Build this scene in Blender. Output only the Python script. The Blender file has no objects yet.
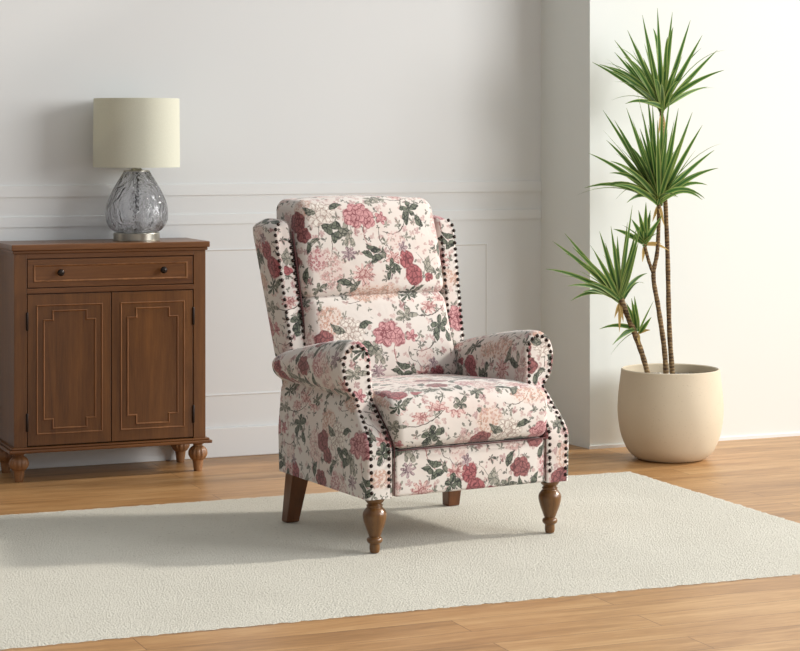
import bpy, bmesh, math, random
from mathutils import Vector, Matrix, noise
R = math.radians
C = bpy.context.scene.collection
S = bpy.context.scene
PI = math.pi

# ------------------------------------------------------------------ camera
cam_d = bpy.data.cameras.new('camera'); cam = bpy.data.objects.new('camera', cam_d); C.objects.link(cam)
cam.location = (-2.6, -5.7, 1.22); cam.rotation_euler = (R(90), 0, R(-22.5))
cam_d.sensor_width = 36; cam_d.lens = 36*2100/800; cam_d.shift_x = 0; cam_d.shift_y = -(325.5-135)/800
cam_d.clip_end = 60
S.camera = cam

# ------------------------------------------------------------------ light
w = bpy.data.worlds.new('world'); S.world = w; w.use_nodes = True
wn = w.node_tree; # soft daylight, stronger from the window side (+x) than from the far side of the room
_tc = wn.nodes.new('ShaderNodeTexCoord'); _sx = wn.nodes.new('ShaderNodeSeparateXYZ'); wn.links.new(_tc.outputs['Generated'], _sx.inputs[0])
_mr = wn.nodes.new('ShaderNodeMapRange'); wn.links.new(_sx.outputs[0], _mr.inputs[0])
for _i, _v in enumerate((-.9, .9, .24, .86)): _mr.inputs[_i+1].default_value = _v
wn.nodes['Background'].inputs[0].default_value = (0.97, 0.985, 1.0, 1)
wn.links.new(_mr.outputs[0], wn.nodes['Background'].inputs[1])
sd = bpy.data.lights.new('sun', 'SUN'); sd.energy = 2.7; sd.angle = R(5); sd.color = (1.0, 0.955, 0.89)
so = bpy.data.objects.new('sun', sd); C.objects.link(so)
az, el = R(7), R(31)          # light travels towards -x, a little towards +y, and down
ldir = Vector((-math.cos(az)*math.cos(el), math.sin(az)*math.cos(el), -math.sin(el)))
so.rotation_euler = ldir.to_track_quat('-Z', 'Y').to_euler(); so.location = (5, -2, 4)
# a tall window-like soft light in front, right of the camera
ad = bpy.data.lights.new('window_light', 'AREA'); ad.shape = 'RECTANGLE'; ad.size = 3.2; ad.size_y = 2.4; ad.energy = 235
ad.color = (1.0, 1.0, 1.0)
ao = bpy.data.objects.new('window_light', ad); C.objects.link(ao); ao.location = (4.2, -3.1, 2.3)
ao.rotation_euler = (Vector((0, 0.6, 0.5)) - ao.location).to_track_quat('-Z', 'Y').to_euler()
S.view_settings.view_transform = 'Standard'; S.view_settings.look = 'None'
S.view_settings.gamma = 1; S.view_settings.use_curve_mapping = False
S.view_settings.exposure = 0.0

# ------------------------------------------------------------------ helpers
def link(o): C.objects.link(o); return o
def obj(name, bm, mat, parent=None, smooth=True, loc=None, angle=None):
    me = bpy.data.meshes.new(name)
    bmesh.ops.recalc_face_normals(bm, faces=bm.faces)
    bm.to_mesh(me); bm.free()
    for p in me.polygons: p.use_smooth = smooth
    if angle is not None:
        try: me.set_sharp_from_angle(angle=R(angle))
        except Exception: pass
    me.materials.append(mat)
    o = link(bpy.data.objects.new(name, me))
    if parent: o.parent = parent
    if loc: o.location = loc
    return o
def struct(name, bm, mat, smooth=False, parent=None):
    o = obj(name, bm, mat, parent, smooth)
    if not parent: o['kind'] = 'structure'
    return o
def thing(name, label, cat, loc=(0, 0, 0), rz=0):
    o = link(bpy.data.objects.new(name, None)); o.location = loc; o.rotation_euler = (0, 0, rz)
    o.empty_display_size = .1
    o['label'] = label; o['category'] = cat
    return o
def bx(bm, x0, x1, y0, y1, z0, z1, bev=0, seg=2):
    r = bmesh.ops.create_cube(bm, size=1)
    vs = r['verts']
    bmesh.ops.scale(bm, vec=(x1-x0, y1-y0, z1-z0), verts=vs)
    bmesh.ops.translate(bm, vec=((x0+x1)/2, (y0+y1)/2, (z0+z1)/2), verts=vs)
    if bev:
        es = list({e for v in vs for e in v.link_edges})
        bmesh.ops.bevel(bm, geom=es, offset=bev, segments=seg, profile=.5, affect='EDGES')
def box(x0, x1, y0, y1, z0, z1, bev=0, seg=2):
    bm = bmesh.new(); bx(bm, x0, x1, y0, y1, z0, z1, bev, seg); return bm
def lathe(profile, seg=40, cx=0, cy=0, flute=None, bm=None, closed=False):
    """profile: list of (radius, z)"""
    bm = bm or bmesh.new(); rings = []
    for k, (r, z) in enumerate(profile):
        ring = []
        for i in range(seg):
            a = 2*PI*i/seg; rr = r*(flute(a, z) if flute else 1)
            ring.append(bm.verts.new((cx+rr*math.cos(a), cy+rr*math.sin(a), z)))
        rings.append(ring)
    for a, b in zip(rings, rings[1:]):
        for i in range(seg): bm.faces.new((a[i], a[(i+1) % seg], b[(i+1) % seg], b[i]))
    if closed:
        a, b = rings[-1], rings[0]
        for i in range(seg): bm.faces.new((a[i], a[(i+1) % seg], b[(i+1) % seg], b[i]))
    else:
        bm.faces.new(rings[0][::-1]); bm.faces.new(rings[-1])
    return bm
def smooth_profile(pts, n=5):
    """Catmull-Rom through (r,z) points"""
    out = []
    P = [pts[0]]+list(pts)+[pts[-1]]
    for i in range(1, len(P)-2):
        p0, p1, p2, p3 = P[i-1:i+3]
        for k in range(n):
            t = k/n
            out.append(tuple(.5*((2*p1[j])+(-p0[j]+p2[j])*t+(2*p0[j]-5*p1[j]+4*p2[j]-p3[j])*t*t+(-p0[j]+3*p1[j]-3*p2[j]+p3[j])*t**3) for j in range(len(p1))))
    out.append(tuple(pts[-1])); return out
def tube(pts, radii, seg=10, bm=None, cap=True):
    bm = bm or bmesh.new(); rings = []
    pts = [Vector(p) for p in pts]
    n = len(pts); up = None
    for i, p in enumerate(pts):
        t = (pts[min(i+1, n-1)]-pts[max(i-1, 0)]).normalized()
        if up is None: up = t.orthogonal().normalized()
        s = t.cross(up).normalized(); up = s.cross(t).normalized()
        r = radii[i] if hasattr(radii, '__len__') else radii
        rings.append([bm.verts.new(p+(s*math.cos(2*PI*k/seg)+up*math.sin(2*PI*k/seg))*r) for k in range(seg)])
    for a, b in zip(rings, rings[1:]):
        for i in range(seg): bm.faces.new((a[i], a[(i+1) % seg], b[(i+1) % seg], b[i]))
    if cap: bm.faces.new(rings[0][::-1]); bm.faces.new(rings[-1])
    return bm
def axis_coords(h, r, n, k=4):
    """samples on [-h,h] denser over the rounded ends"""
    a = []
    for i in range(k): a.append(-h+r*(1-math.cos(PI/2*i/k)) if False else -h+r*(i/k))
    inner = [(-h+r)+(2*(h-r))*i/n for i in range(n+1)]
    return a+inner+[-x for x in reversed(a)]
def rbox(hx, hy, hz, r, nx=10, ny=6, nz=10, deform=None, uvoff=(0, 0), k=4, uvflip=False):
    """rounded cushion block centred on the origin; UV in metres unfolds continuously from the front (-y)"""
    bm = bmesh.new(); uvl = bm.loops.layers.uv.new('UVMap')
    X, Y, Z = axis_coords(hx, r, nx, k), axis_coords(hy, r, ny, k), axis_coords(hz, r, nz, k)
    cache = {}
    def V(x, y, z):
        key = (round(x, 6), round(y, 6), round(z, 6))
        if key in cache: return cache[key]
        def warp(c, h):   # equalise the angle over the rounding
            a = abs(c)-(h-r)
            if a <= 0: return c, c
            return math.copysign(h-r, c), math.copysign(h-r+r*math.tan(PI/4*a/r), c)
        ix, px = warp(x, hx); iy, py = warp(y, hy); iz, pz = warp(z, hz)
        d = Vector((px-ix, py-iy, pz-iz))
        p = Vector((ix, iy, iz))+(d.normalized()*r if d.length > 1e-9 else d)
        if deform: p = Vector(deform(p.x, p.y, p.z))
        v = bm.verts.new(p); cache[key] = v; return v
    def quad(cs, uv):
        try: f = bm.faces.new([V(*c) for c in cs])
        except ValueError: return
        for l, c in zip(f.loops, cs): a, b = uv(*c); l[uvl].uv = (a+uvoff[0], b+uvoff[1])
    for i in range(len(X)-1):
        for j in range(len(Z)-1):
            for s in (-1, 1):
                cs = [(X[i], s*hy, Z[j]), (X[i+1], s*hy, Z[j]), (X[i+1], s*hy, Z[j+1]), (X[i], s*hy, Z[j+1])]
                quad(cs if s < 0 else cs[::-1], (lambda x, y, z: (x, z)) if s < 0 else (lambda x, y, z: (-x, z+.31)))
    for i in range(len(X)-1):
        for j in range(len(Y)-1):
            for s in (-1, 1):
                cs = [(X[i], Y[j], s*hz), (X[i+1], Y[j], s*hz), (X[i+1], Y[j+1], s*hz), (X[i], Y[j+1], s*hz)]
                quad(cs if s > 0 else cs[::-1], (lambda x, y, z, s=s: (x, s*(hz+(y+hy)))))
    for i in range(len(Y)-1):
        for j in range(len(Z)-1):
            for s in (-1, 1):
                cs = [(s*hx, Y[i], Z[j]), (s*hx, Y[i+1], Z[j]), (s*hx, Y[i+1], Z[j+1]), (s*hx, Y[i], Z[j+1])]
                quad(cs if s > 0 else cs[::-1], (lambda x, y, z, s=s: (s*(hx+(y+hy)), z)))
    return bm

# ------------------------------------------------------------------ node helpers
def lin(c):
    return tuple(((x/255)/12.92 if x/255 <= .04045 else (((x/255)+.055)/1.055)**2.4) for x in c)+(1,)
class NT:
    def __init__(s, tree): s.t = tree
    def n(s, typ, **kw):
        nd = s.t.nodes.new(typ)
        for k, v in kw.items(): setattr(nd, k, v)
        return nd
    def put(s, sock, v):
        if isinstance(v, bpy.types.NodeSocket): s.t.links.new(v, sock)
        elif v is not None:
            if hasattr(sock.default_value, '__len__') and len(sock.default_value) == 4 and len(v) == 3: v = tuple(v)+(1,)
            sock.default_value = v
    def m(s, op, a, b=None, c=None, clamp=False):
        nd = s.n('ShaderNodeMath', operation=op, use_clamp=clamp)
        for i, v in enumerate((a, b, c)):
            if v is not None: s.put(nd.inputs[i], v)
        return nd.outputs[0]
    def v(s, op, a, b=None, c=None):
        nd = s.n('ShaderNodeVectorMath', operation=op)
        s.put(nd.inputs[0], a)
        if b is not None:
            s.put(nd.inputs['Scale'] if op == 'SCALE' else nd.inputs[1], b)
        if c is not None: s.put(nd.inputs[2], c)
        return nd.outputs['Value'] if op in ('LENGTH', 'DOT_PRODUCT', 'DISTANCE') else nd.outputs['Vector']
    def ss(s, x, a, b, o0=0., o1=1.):
        nd = s.n('ShaderNodeMapRange', interpolation_type='SMOOTHSTEP')
        for i, q in enumerate((x, a, b, o0, o1)): s.put(nd.inputs[i], q)
        return nd.outputs[0]
    def mix(s, f, a, b, typ='MIX'):
        nd = s.n('ShaderNodeMix', data_type='RGBA', blend_type=typ)
        s.put(nd.inputs[0], f); s.put(nd.inputs[6], a); s.put(nd.inputs[7], b)
        return nd.outputs[2]
    def noise(s, vec, scale, detail=3, rough=.5, out='Fac', dist=0):
        nd = s.n('ShaderNodeTexNoise'); s.put(nd.inputs['Vector'], vec)
        nd.inputs['Scale'].default_value = scale; nd.inputs['Detail'].default_value = detail
        nd.inputs['Roughness'].default_value = rough; nd.inputs['Distortion'].default_value = dist
        return nd.outputs[out]
    def voro(s, vec, scale, feature='F1', out='Distance'):
        nd = s.n('ShaderNodeTexVoronoi', feature=feature); s.put(nd.inputs['Vector'], vec)
        nd.inputs['Scale'].default_value = scale
        return nd.outputs[out]
    def sep(s, v):
        nd = s.n('ShaderNodeSeparateXYZ'); s.put(nd.inputs[0], v); return nd.outputs
    def comb(s, x, y, z=0):
        nd = s.n('ShaderNodeCombineXYZ')
        for i, q in enumerate((x, y, z)): s.put(nd.inputs[i], q)
        return nd.outputs[0]
    def ramp(s, f, stops):
        nd = s.n('ShaderNodeValToRGB'); s.put(nd.inputs[0], f); e = nd.color_ramp.elements
        while len(e) < len(stops): e.new(.5)
        for el_, (p, c) in zip(e, stops): el_.position = p; el_.color = c
        return nd.outputs[0]
    def bump(s, h, strength=.3, dist=.01, normal=None):
        nd = s.n('ShaderNodeBump'); nd.inputs['Strength'].default_value = strength; nd.inputs['Distance'].default_value = dist
        s.put(nd.inputs['Height'], h)
        if normal is not None: s.put(nd.inputs['Normal'], normal)
        return nd.outputs[0]
def mat(name):
    m = bpy.data.materials.new(name); m.use_nodes = True
    return m, NT(m.node_tree), m.node_tree.nodes['Principled BSDF']
def plain(name, col, rough=.5, metal=0, **kw):
    m, t, p = mat(name)
    p.inputs['Base Color'].default_value = lin(col); p.inputs['Roughness'].default_value = rough; p.inputs['Metallic'].default_value = metal
    obc = t.n('ShaderNodeTexCoord').outputs['Object']
    nz = t.noise(obc, 35, 3)
    t.put(p.inputs['Base Color'], t.mix(nz, tuple(c*.93 for c in lin(col)[:3]), tuple(min(1, c*1.05) for c in lin(col)[:3])))
    for k, v in kw.items(): p.inputs[k.replace('_', ' ')].default_value = v
    return m

# ------------------------------------------------------------------ materials
def wall_mat(name, col):
    m, t, p = mat(name); obc = t.n('ShaderNodeTexCoord').outputs['Object']
    a = t.noise(obc, 1.2, 2); b = t.noise(obc, 220, 2)
    c = lin(col)[:3]
    t.put(p.inputs['Base Color'], t.mix(a, tuple(x*.97 for x in c), tuple(min(1, x*1.02) for x in c)))
    p.inputs['Roughness'].default_value = .6
    t.put(p.inputs['Normal'], t.bump(b, .05, .001)); return m
M_WALL = wall_mat('wall_paint', (226, 228, 227)); M_PILLAR = wall_mat('pillar_paint', (229, 233, 228)); M_TRIM = wall_mat('trim_paint', (229, 231, 230))

def wood(name, dark, light, scale=(1, 14, 14), rough=.35, coord='Object', coat=.15, mul=1.0):
    m, t, p = mat(name)
    oc = t.n('ShaderNodeTexCoord').outputs[coord]
    mp = t.n('ShaderNodeMapping'); t.put(mp.inputs['Vector'], oc); mp.inputs['Scale'].default_value = scale
    a = t.noise(mp.outputs[0], 2.2, 6, .62, dist=.6); b = t.noise(mp.outputs[0], 14*mul, 4, .7)
    f = t.m('ADD', t.m('MULTIPLY', a, .7), t.m('MULTIPLY', b, .3))
    t.put(p.inputs['Base Color'], t.ramp(f, [(.33, lin(dark)), (.52, tuple((x+y)/2 for x, y in zip(lin(dark), lin(light)))), (.68, lin(light))]))
    p.inputs['Roughness'].default_value = rough; p.inputs['Coat Weight'].default_value = coat
    p.inputs['Coat Roughness'].default_value = .25
    t.put(p.inputs['Normal'], t.bump(b, .12, .002)); return m
M_CAB_V = wood('cabinet_wood_upright', (84, 50, 22), (122, 78, 37), (14, 14, 1.0))
M_CAB_H = wood('cabinet_wood_level', (88, 51, 23), (126, 80, 38), (1.0, 14, 14))
M_BEAD = wood('moulding_wood', (104, 62, 30), (146, 98, 52), (14, 14, 1.0), rough=.6, coat=0)
M_LEG = wood('turned_leg_wood', (80, 48, 15), (122, 80, 30), (16, 16, 2), rough=.28, coat=.3)
M_REARLEG = wood('rear_leg_wood', (78, 44, 20), (112, 66, 32), (16, 16, 2), rough=.35)
M_FOOT = wood('carved_foot_wood', (116, 78, 48), (162, 116, 74), (16, 16, 2), rough=.45)

def floor_mat():
    m, t, p = mat('oak_plank_floor')
    oc = t.n('ShaderNodeTexCoord').outputs['Object']
    br = t.n('ShaderNodeTexBrick'); t.put(br.inputs['Vector'], oc)
    br.offset = .37; br.offset_frequency = 2
    for k, v in {'Color1': (0, 0, 0, 1), 'Color2': (1, 1, 1, 1), 'Mortar': (.5, .5, .5, 1), 'Scale': 1.0, 'Mortar Size': .0012, 'Mortar Smooth': .2, 'Bias': 0, 'Brick Width': 1.25, 'Row Height': .125}.items():
        br.inputs[k].default_value = v
    mp = t.n('ShaderNodeMapping'); t.put(mp.inputs['Vector'], oc); mp.inputs['Scale'].default_value = (1.1, 9, 1)
    sh = t.v('ADD', mp.outputs[0], t.v('SCALE', br.outputs['Color'], 7.0))
    a = t.noise(sh, 1.6, 6, .6, dist=.8); b = t.noise(sh, 11, 4, .7)
    f = t.m('ADD', t.m('MULTIPLY', a, .65), t.m('MULTIPLY', b, .35))
    f = t.m('ADD', f, t.m('MULTIPLY', t.m('SUBTRACT', t.sep(br.outputs['Color'])[0], .5), .10))
    col = t.ramp(f, [(.3, lin((138, 98, 56))), (.5, lin((176, 132, 84))), (.7, lin((202, 162, 112)))])
    col = t.mix(br.outputs['Fac'], col, lin((110, 74, 44)))
    t.put(p.inputs['Base Color'], col); p.inputs['Roughness'].default_value = .38
    t.put(p.inputs['Normal'], t.bump(b, .08, .001)); return m
M_FLOOR = floor_mat()

def rug_mat():
    m, t, p = mat('cream_wool_pile')
    oc = t.n('ShaderNodeTexCoord').outputs['Object']
    a = t.noise(oc, 3.0, 3); b = t.noise(oc, 170, 4, .8); v = t.voro(oc, 150)
    c = t.mix(a, lin((193, 188, 172)), lin((211, 207, 192)))
    speck = t.ss(t.noise(oc, 110, 2, .6), .64, .72)
    c = t.mix(t.m('MULTIPLY', speck, .6), c, lin((130, 120, 100)))
    t.put(p.inputs['Base Color'], c); p.inputs['Roughness'].default_value = .95; p.inputs['Sheen Weight'].default_value = .2
    h = t.m('SUBTRACT', t.m('MULTIPLY', b, 1.0), t.m('MULTIPLY', v, .7))
    t.put(p.inputs['Normal'], t.bump(h, .8, .004)); return m
M_RUG = rug_mat()

# ---- the printed upholstery: roses, peonies, berries, leaves and stems in a repeat of Q x P metres
Q_, P_ = .60, .372; SH_ = .062
def grp(name, ins, outs):
    g = bpy.data.node_groups.new(name, 'ShaderNodeTree')
    for n, ty in ins: g.interface.new_socket(n, in_out='INPUT', socket_type='NodeSocket'+ty)
    for n, ty in outs: g.interface.new_socket(n, in_out='OUTPUT', socket_type='NodeSocket'+ty)
    t = NT(g); gi = t.n('NodeGroupInput'); go = t.n('NodeGroupOutput')
    return g, t, gi.outputs, go.inputs
def local(t, gi):
    d = t.v('WRAP', t.v('SUBTRACT', gi['P'], gi['C']), (Q_/2, P_/2, 1), (-Q_/2, -P_/2, -1))
    rot = t.n('ShaderNodeVectorRotate', rotation_type='Z_AXIS'); t.put(rot.inputs['Vector'], d); t.put(rot.inputs['Angle'], gi['R'])
    q = t.v('DIVIDE', rot.outputs[0], gi['S'])
    x, y, _ = t.sep(q)
    return q, x, y
INS = [('Col', 'Color'), ('P', 'Vector'), ('C', 'Vector'), ('S', 'Vector'), ('R', 'Float'), ('Dark', 'Color'), ('Light', 'Color'), ('N', 'Float'), ('A', 'Float'), ('Tex', 'Float')]
# bloom: layered petals
g_bloom, t, gi, go = grp('bloom', INS, [('Col', 'Color')])
q, x, y = local(t, gi); r = t.v('LENGTH', q); th = t.m('ARCTAN2', y, x)
cs = t.m('ABSOLUTE', t.m('COSINE', t.m('MULTIPLY', th, t.m('MULTIPLY', gi['N'], .5))))
edge = t.m('ADD', t.m('SUBTRACT', 1.0, gi['A']), t.m('MULTIPLY', cs, gi['A']))
rel = t.m('DIVIDE', r, t.m('MAXIMUM', edge, .05))
mask = t.ss(rel, 1.0, .88)
ringv = t.m('SINE', t.m('ADD', t.m('MULTIPLY', rel, 13.0), t.m('MULTIPLY', t.m('COSINE', t.m('ADD', t.m('MULTIPLY', th, gi['N']), t.m('MULTIPLY', rel, 3.0))), 1.7)))
tone = t.m('ADD', t.m('MULTIPLY', ringv, .20), t.m('ADD', .46, t.m('MULTIPLY', t.m('SUBTRACT', gi['Tex'], .45), 1.25)), clamp=True)
tone = t.m('ADD', tone, t.m('MULTIPLY', t.m('SUBTRACT', rel, .5), .35), clamp=True)
col = t.mix(tone, gi['Dark'], gi['Light'])
col = t.mix(t.m('MULTIPLY', t.ss(rel, .86, .97), .45), col, gi['Dark'])
t.put(go['Col'], t.mix(mask, gi['Col'], col))
# rosette: leaflets around a point, veined
g_leaf, t, gi, go = grp('leaf_rosette', INS, [('Col', 'Color')])
q, x, y = local(t, gi); r = t.v('LENGTH', q); th = t.m('ARCTAN2', y, x)
ph = t.m('MULTIPLY', th, t.m('MULTIPLY', gi['N'], .5))
cs = t.m('POWER', t.m('ABSOLUTE', t.m('COSINE', ph)), gi['A'])
edge = t.m('MULTIPLY', cs, t.m('ADD', .82, t.m('MULTIPLY', t.m('SINE', t.m('ADD', t.m('MULTIPLY', th, 2.0), 1.0)), .2)))
rel = t.m('DIVIDE', r, t.m('MAXIMUM', edge, .02))
mask = t.ss(rel, 1.0, .9)
vein = t.ss(t.m('MULTIPLY', r, t.m('ABSOLUTE', t.m('SINE', ph))), .0, .09)
tone = t.m('ADD', t.m('MULTIPLY', t.m('SUBTRACT', gi['Tex'], .35), 1.2), .25, clamp=True)
col = t.mix(tone, gi['Dark'], gi['Light'])
col = t.mix(t.m('MULTIPLY', t.m('SUBTRACT', 1.0, vein), .6), col, gi['Dark'])
col = t.mix(t.m('MULTIPLY', t.ss(rel, .82, .95), .55), col, gi['Dark'])
t.put(go['Col'], t.mix(mask, gi['Col'], col))
# leaf: one pointed leaf along local x
g_one, t, gi, go = grp('single_leaf', INS, [('Col', 'Color')])
q, x, y = local(t, gi)
yy = t.m('ADD', y, t.m('MULTIPLY', t.m('MULTIPLY', x, x), .25))
wd = t.m('MULTIPLY', t.m('SUBTRACT', 1.0, t.m('MULTIPLY', x, x)), t.m('SUBTRACT', gi['A'], t.m('MULTIPLY', t.m('MINIMUM', x, 1.5), t.m('MULTIPLY', gi['A'], .35))))
dd = t.m('SUBTRACT', t.m('ABSOLUTE', yy), wd)
mask = t.ss(dd, .03, -.05)
vein = t.ss(t.m('ABSOLUTE', yy), .015, .07)
tone = t.m('ADD', t.m('MULTIPLY', t.m('SUBTRACT', gi['Tex'], .35), 1.2), .25, clamp=True)
col = t.mix(t.m('MULTIPLY', t.m('SUBTRACT', 1.0, vein), .6), t.mix(tone, gi['Dark'], gi['Light']), gi['Dark'])
col = t.mix(t.m('MULTIPLY', t.ss(dd, -.12, -.03), .5), col, gi['Dark'])
t.put(go['Col'], t.mix(mask, gi['Col'], col))
# cluster: hydrangea-like dots
g_clu, t, gi, go = grp('flower_cluster', INS, [('Col', 'Color')])
q, x, y = local(t, gi); r = t.v('LENGTH', q)
fall = t.ss(r, 1.05, .72)
dot = t.ss(gi['Tex'], gi['A'], t.m('SUBTRACT', gi['A'], .12))
tone = t.m('SUBTRACT', 1.1, t.m('MULTIPLY', gi['Tex'], 1.8), clamp=True)
col = t.mix(tone, gi['Dark'], gi['Light'])
soft = t.mix(t.m('MULTIPLY', fall, .35), gi['Col'], gi['Light'])
t.put(go['Col'], t.mix(t.m('MULTIPLY', fall, dot), soft, col))
# stem: curved thin line along local x
g_stem, t, gi, go = grp('stem', INS, [('Col', 'Color')])
q, x, y = local(t, gi)
dd = t.m('ABSOLUTE', t.m('SUBTRACT', y, t.m('MULTIPLY', t.m('SUBTRACT', t.m('MULTIPLY', x, x), .4), gi['A'])))
mask = t.m('MULTIPLY', t.ss(dd, gi['N'], t.m('MULTIPLY', gi['N'], .4)), t.ss(t.m('ABSOLUTE', x), 1.0, .9))
t.put(go['Col'], t.mix(mask, gi['Col'], gi['Dark']))

ROSE = ((122, 62, 68), (200, 148, 148)); DROSE = ((86, 44, 46), (150, 92, 90)); WHITE = ((160, 142, 132), (222, 215, 205))
PINK = ((146, 92, 90), (212, 182, 174)); GREEN = ((36, 40, 34), (116, 122, 104)); GREY = ((92, 92, 82), (178, 172, 158))
SAGE = ((62, 64, 56), (148, 146, 130)); PEACH = ((150, 98, 82), (208, 176, 158)); RED = ((100, 42, 48), (168, 96, 98)); PURP = ((104, 84, 90), (178, 156, 156)); BR = ((66, 54, 46), (66, 54, 46))
# kind, x, y, sx, sy, rotation(deg), colours, N, A
MOT = [
 # faint background sprays
 ('stem', -.10, .90, .07, .07, 80, PURP, .02, .5), ('stem', .165, .80, .05, .05, 95, GREY, .03, .6), ('stem', .195, .80, .04, .04, 60, GREY, .03, -.5),
 ('stem', -.17, .86, .07, .07, 75, BR, .022, .4), ('stem', .09, .93, .062, .062, 35, BR, .04, .6), ('stem', .02, .895, .03, .03, 110, BR, .06, -.5),
 ('stem', .05, .82, .06, .06, 92, PURP, .03, .3), ('stem', -.03, .90, .06, .06, 100, PINK, .03, -.4), ('stem', .11, 1.03, .09, .09, 8, BR, .022, .35),
 ('stem', -.215, .90, .05, .05, 60, BR, .03, .5), ('stem', .27, .88, .07, .07, 85, BR, .022, .5), ('stem', .25, .73, .06, .06, 60, SAGE, .03, .5),
 ('stem', -.09, .70, .05, .05, 20, BR, .03, .5),
 ('leaf', -.101, .905, .044, .036, 100, GREY, 5, .5), ('leaf', .02, 1.02, .05, .03, 0, GREY, 5, .5),
 ('one', -.135, .935, .028, .03, -20, GREEN, 0, .42), ('one', -.12, .915, .03, .03, 25, SAGE, 0, .45), ('one', -.145, .905, .022, .03, 60, GREEN, 0, .4),
 ('one', .187, .81, .03, .03, 80, GREY, 0, .45), ('one', .205, .79, .02, .02, 130, GREY, 0, .5),
 # clusters
 ('clu', -.170, .80, .045, .072, 10, PINK, 0, .52), ('clu', -.216, .833, .034, .042, -20, ROSE, 0, .55),
 ('clu', -.046, .722, .070, .034, 5, PEACH, 0, .52), ('clu', .035, .726, .048, .030, 0, PEACH, 0, .5), ('clu', .074, .888, .035, .032, 0, PINK, 0, .42),
 ('clu', .265, .93, .045, .06, 0, PINK, 0, .5), ('clu', -.255, .64, .05, .05, 0, PEACH, 0, .5),
 # peonies and roses
 ('bloom', -.284, .950, .042, .036, 30, DROSE, 6, .14), ('bloom', -.256, .910, .032, .028, 0, DROSE, 5, .14),
 ('bloom', -.191, .976, .058, .050, 0, WHITE, 9, .22), 
 ('bloom', -.060, .966, .058, .044, 10, ROSE, 7, .22), ('bloom', -.022, .952, .03, .032, 40, ROSE, 5, .2), ('bloom', .030, .955, .024, .022, 0, ROSE, 5, .5),
 ('bloom', .107, .828, .029, .033, 0, RED, 3, .06), ('bloom', .132, .776, .034, .040, 30, RED, 2, .08),
 ('bloom', .189, .766, .019, .018, 0, RED, 3, .35), 
 ('bloom', -.055, .782, .044, .040, 0, PINK, 11, .62), ('bloom', -.101, .850, .03, .026, 10, PURP, 7, .7), ('bloom', .058, .833, .034, .024, 0, PINK, 7, .5),
 ('bloom', .098, .866, .02, .02, 0, PURP, 5, .6),
 ('bloom', .235, .69, .042, .034, 0, PINK, 9, .5), ('bloom', .115, .670, .034, .024, 0, PINK, 9, .6),
 ('bloom', .290, .83, .04, .035, 0, DROSE, 6, .2),
 # leaves
 ('leaf', .146, .982, .050, .044, 20, GREEN, 5, .45), ('one', .175, .945, .024, .026, 120, GREEN, 0, .5), ('one', .13, .955, .024, .022, 70, GREEN, 0, .45),
 ('one', -.03, .846, .028, .026, -30, GREEN, 0, .4), ('one', .0, .835, .030, .028, 20, GREEN, 0, .42), ('one', -.014, .862, .03, .028, 160, GREEN, 0, .36), ('one', .022, .850, .02, .02, 100, SAGE, 0, .4),
 ('leaf', .043, .797, .038, .032, 70, GREEN, 4, .6), ('one', .07, .80, .024, .024, -50, GREEN, 0, .45),
 ('one', -.118, .76, .034, .03, -20, GREEN, 0, .36), ('one', -.09, .745, .03, .026, 50, SAGE, 0, .42), ('one', -.145, .745, .02, .02, 90, GREY, 0, .42),
 ('leaf', .112, .712, .048, .034, 15, GREEN, 7, 1.0), ('one', .145, .728, .03, .03, 40, SAGE, 0, .3),
 ('one', -.235, .875, .026, .024, 60, GREEN, 0, .4), ('one', -.215, .895, .02, .02, 20, SAGE, 0, .42), ('one', -.235, .985, .03, .03, 150, SAGE, 0, .42), ('one', -.165, .925, .03, .03, -45, GREEN, 0, .45),
 ('one', -.135, 1.0, .028, .028, 15, GREEN, 0, .38), ('leaf', -.215, .74, .036, .03, 30, SAGE, 5, .6), ('one', -.26, .785, .03, .03, 75, GREEN, 0, .38),
 ('leaf', .245, .78, .035, .035, 0, SAGE, 5, .6), ('one', .25, .86, .03, .03, 60, GREEN, 0, .4), ('one', .29, .775, .028, .028, 110, GREEN, 0, .4), ('leaf', -.285, .70, .035, .035, 45, SAGE, 5, .7),
]
g_all, t, gi, go = grp('floral_print', [('UV', 'Vector'), ('Base', 'Color')], [('Color', 'Color')])
uv = gi['UV']
wob = t.v('SCALE', t.v('SUBTRACT', t.noise(uv, 55, 2, .5, out='Color'), (.5, .5, .5)), .011)
p0 = t.v('ADD', uv, wob)
ux, uy, _ = t.sep(p0)
row = t.m('FLOOR', t.m('DIVIDE', t.m('SUBTRACT', uy, .685), P_))
PV = t.comb(t.m('ADD', ux, t.m('MULTIPLY', row, SH_)), t.m('SUBTRACT', uy, t.m('MULTIPLY', row, P_)), 0)
tex_p = t.noise(p0, 75, 4, .65)
tex_v = t.voro(p0, 120)
edge_n = t.voro(t.v('ADD', p0, t.v('SCALE', t.noise(uv, 40, 1, .5, out='Color'), .012)), 62, 'DISTANCE_TO_EDGE')
lines = t.ss(edge_n, .0, .13)
tex_p = t.m('MULTIPLY_ADD', t.m('SUBTRACT', lines, .75), .75, tex_p)
washa = t.ss(t.noise(uv, 5.0, 2), .42, .68)
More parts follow.
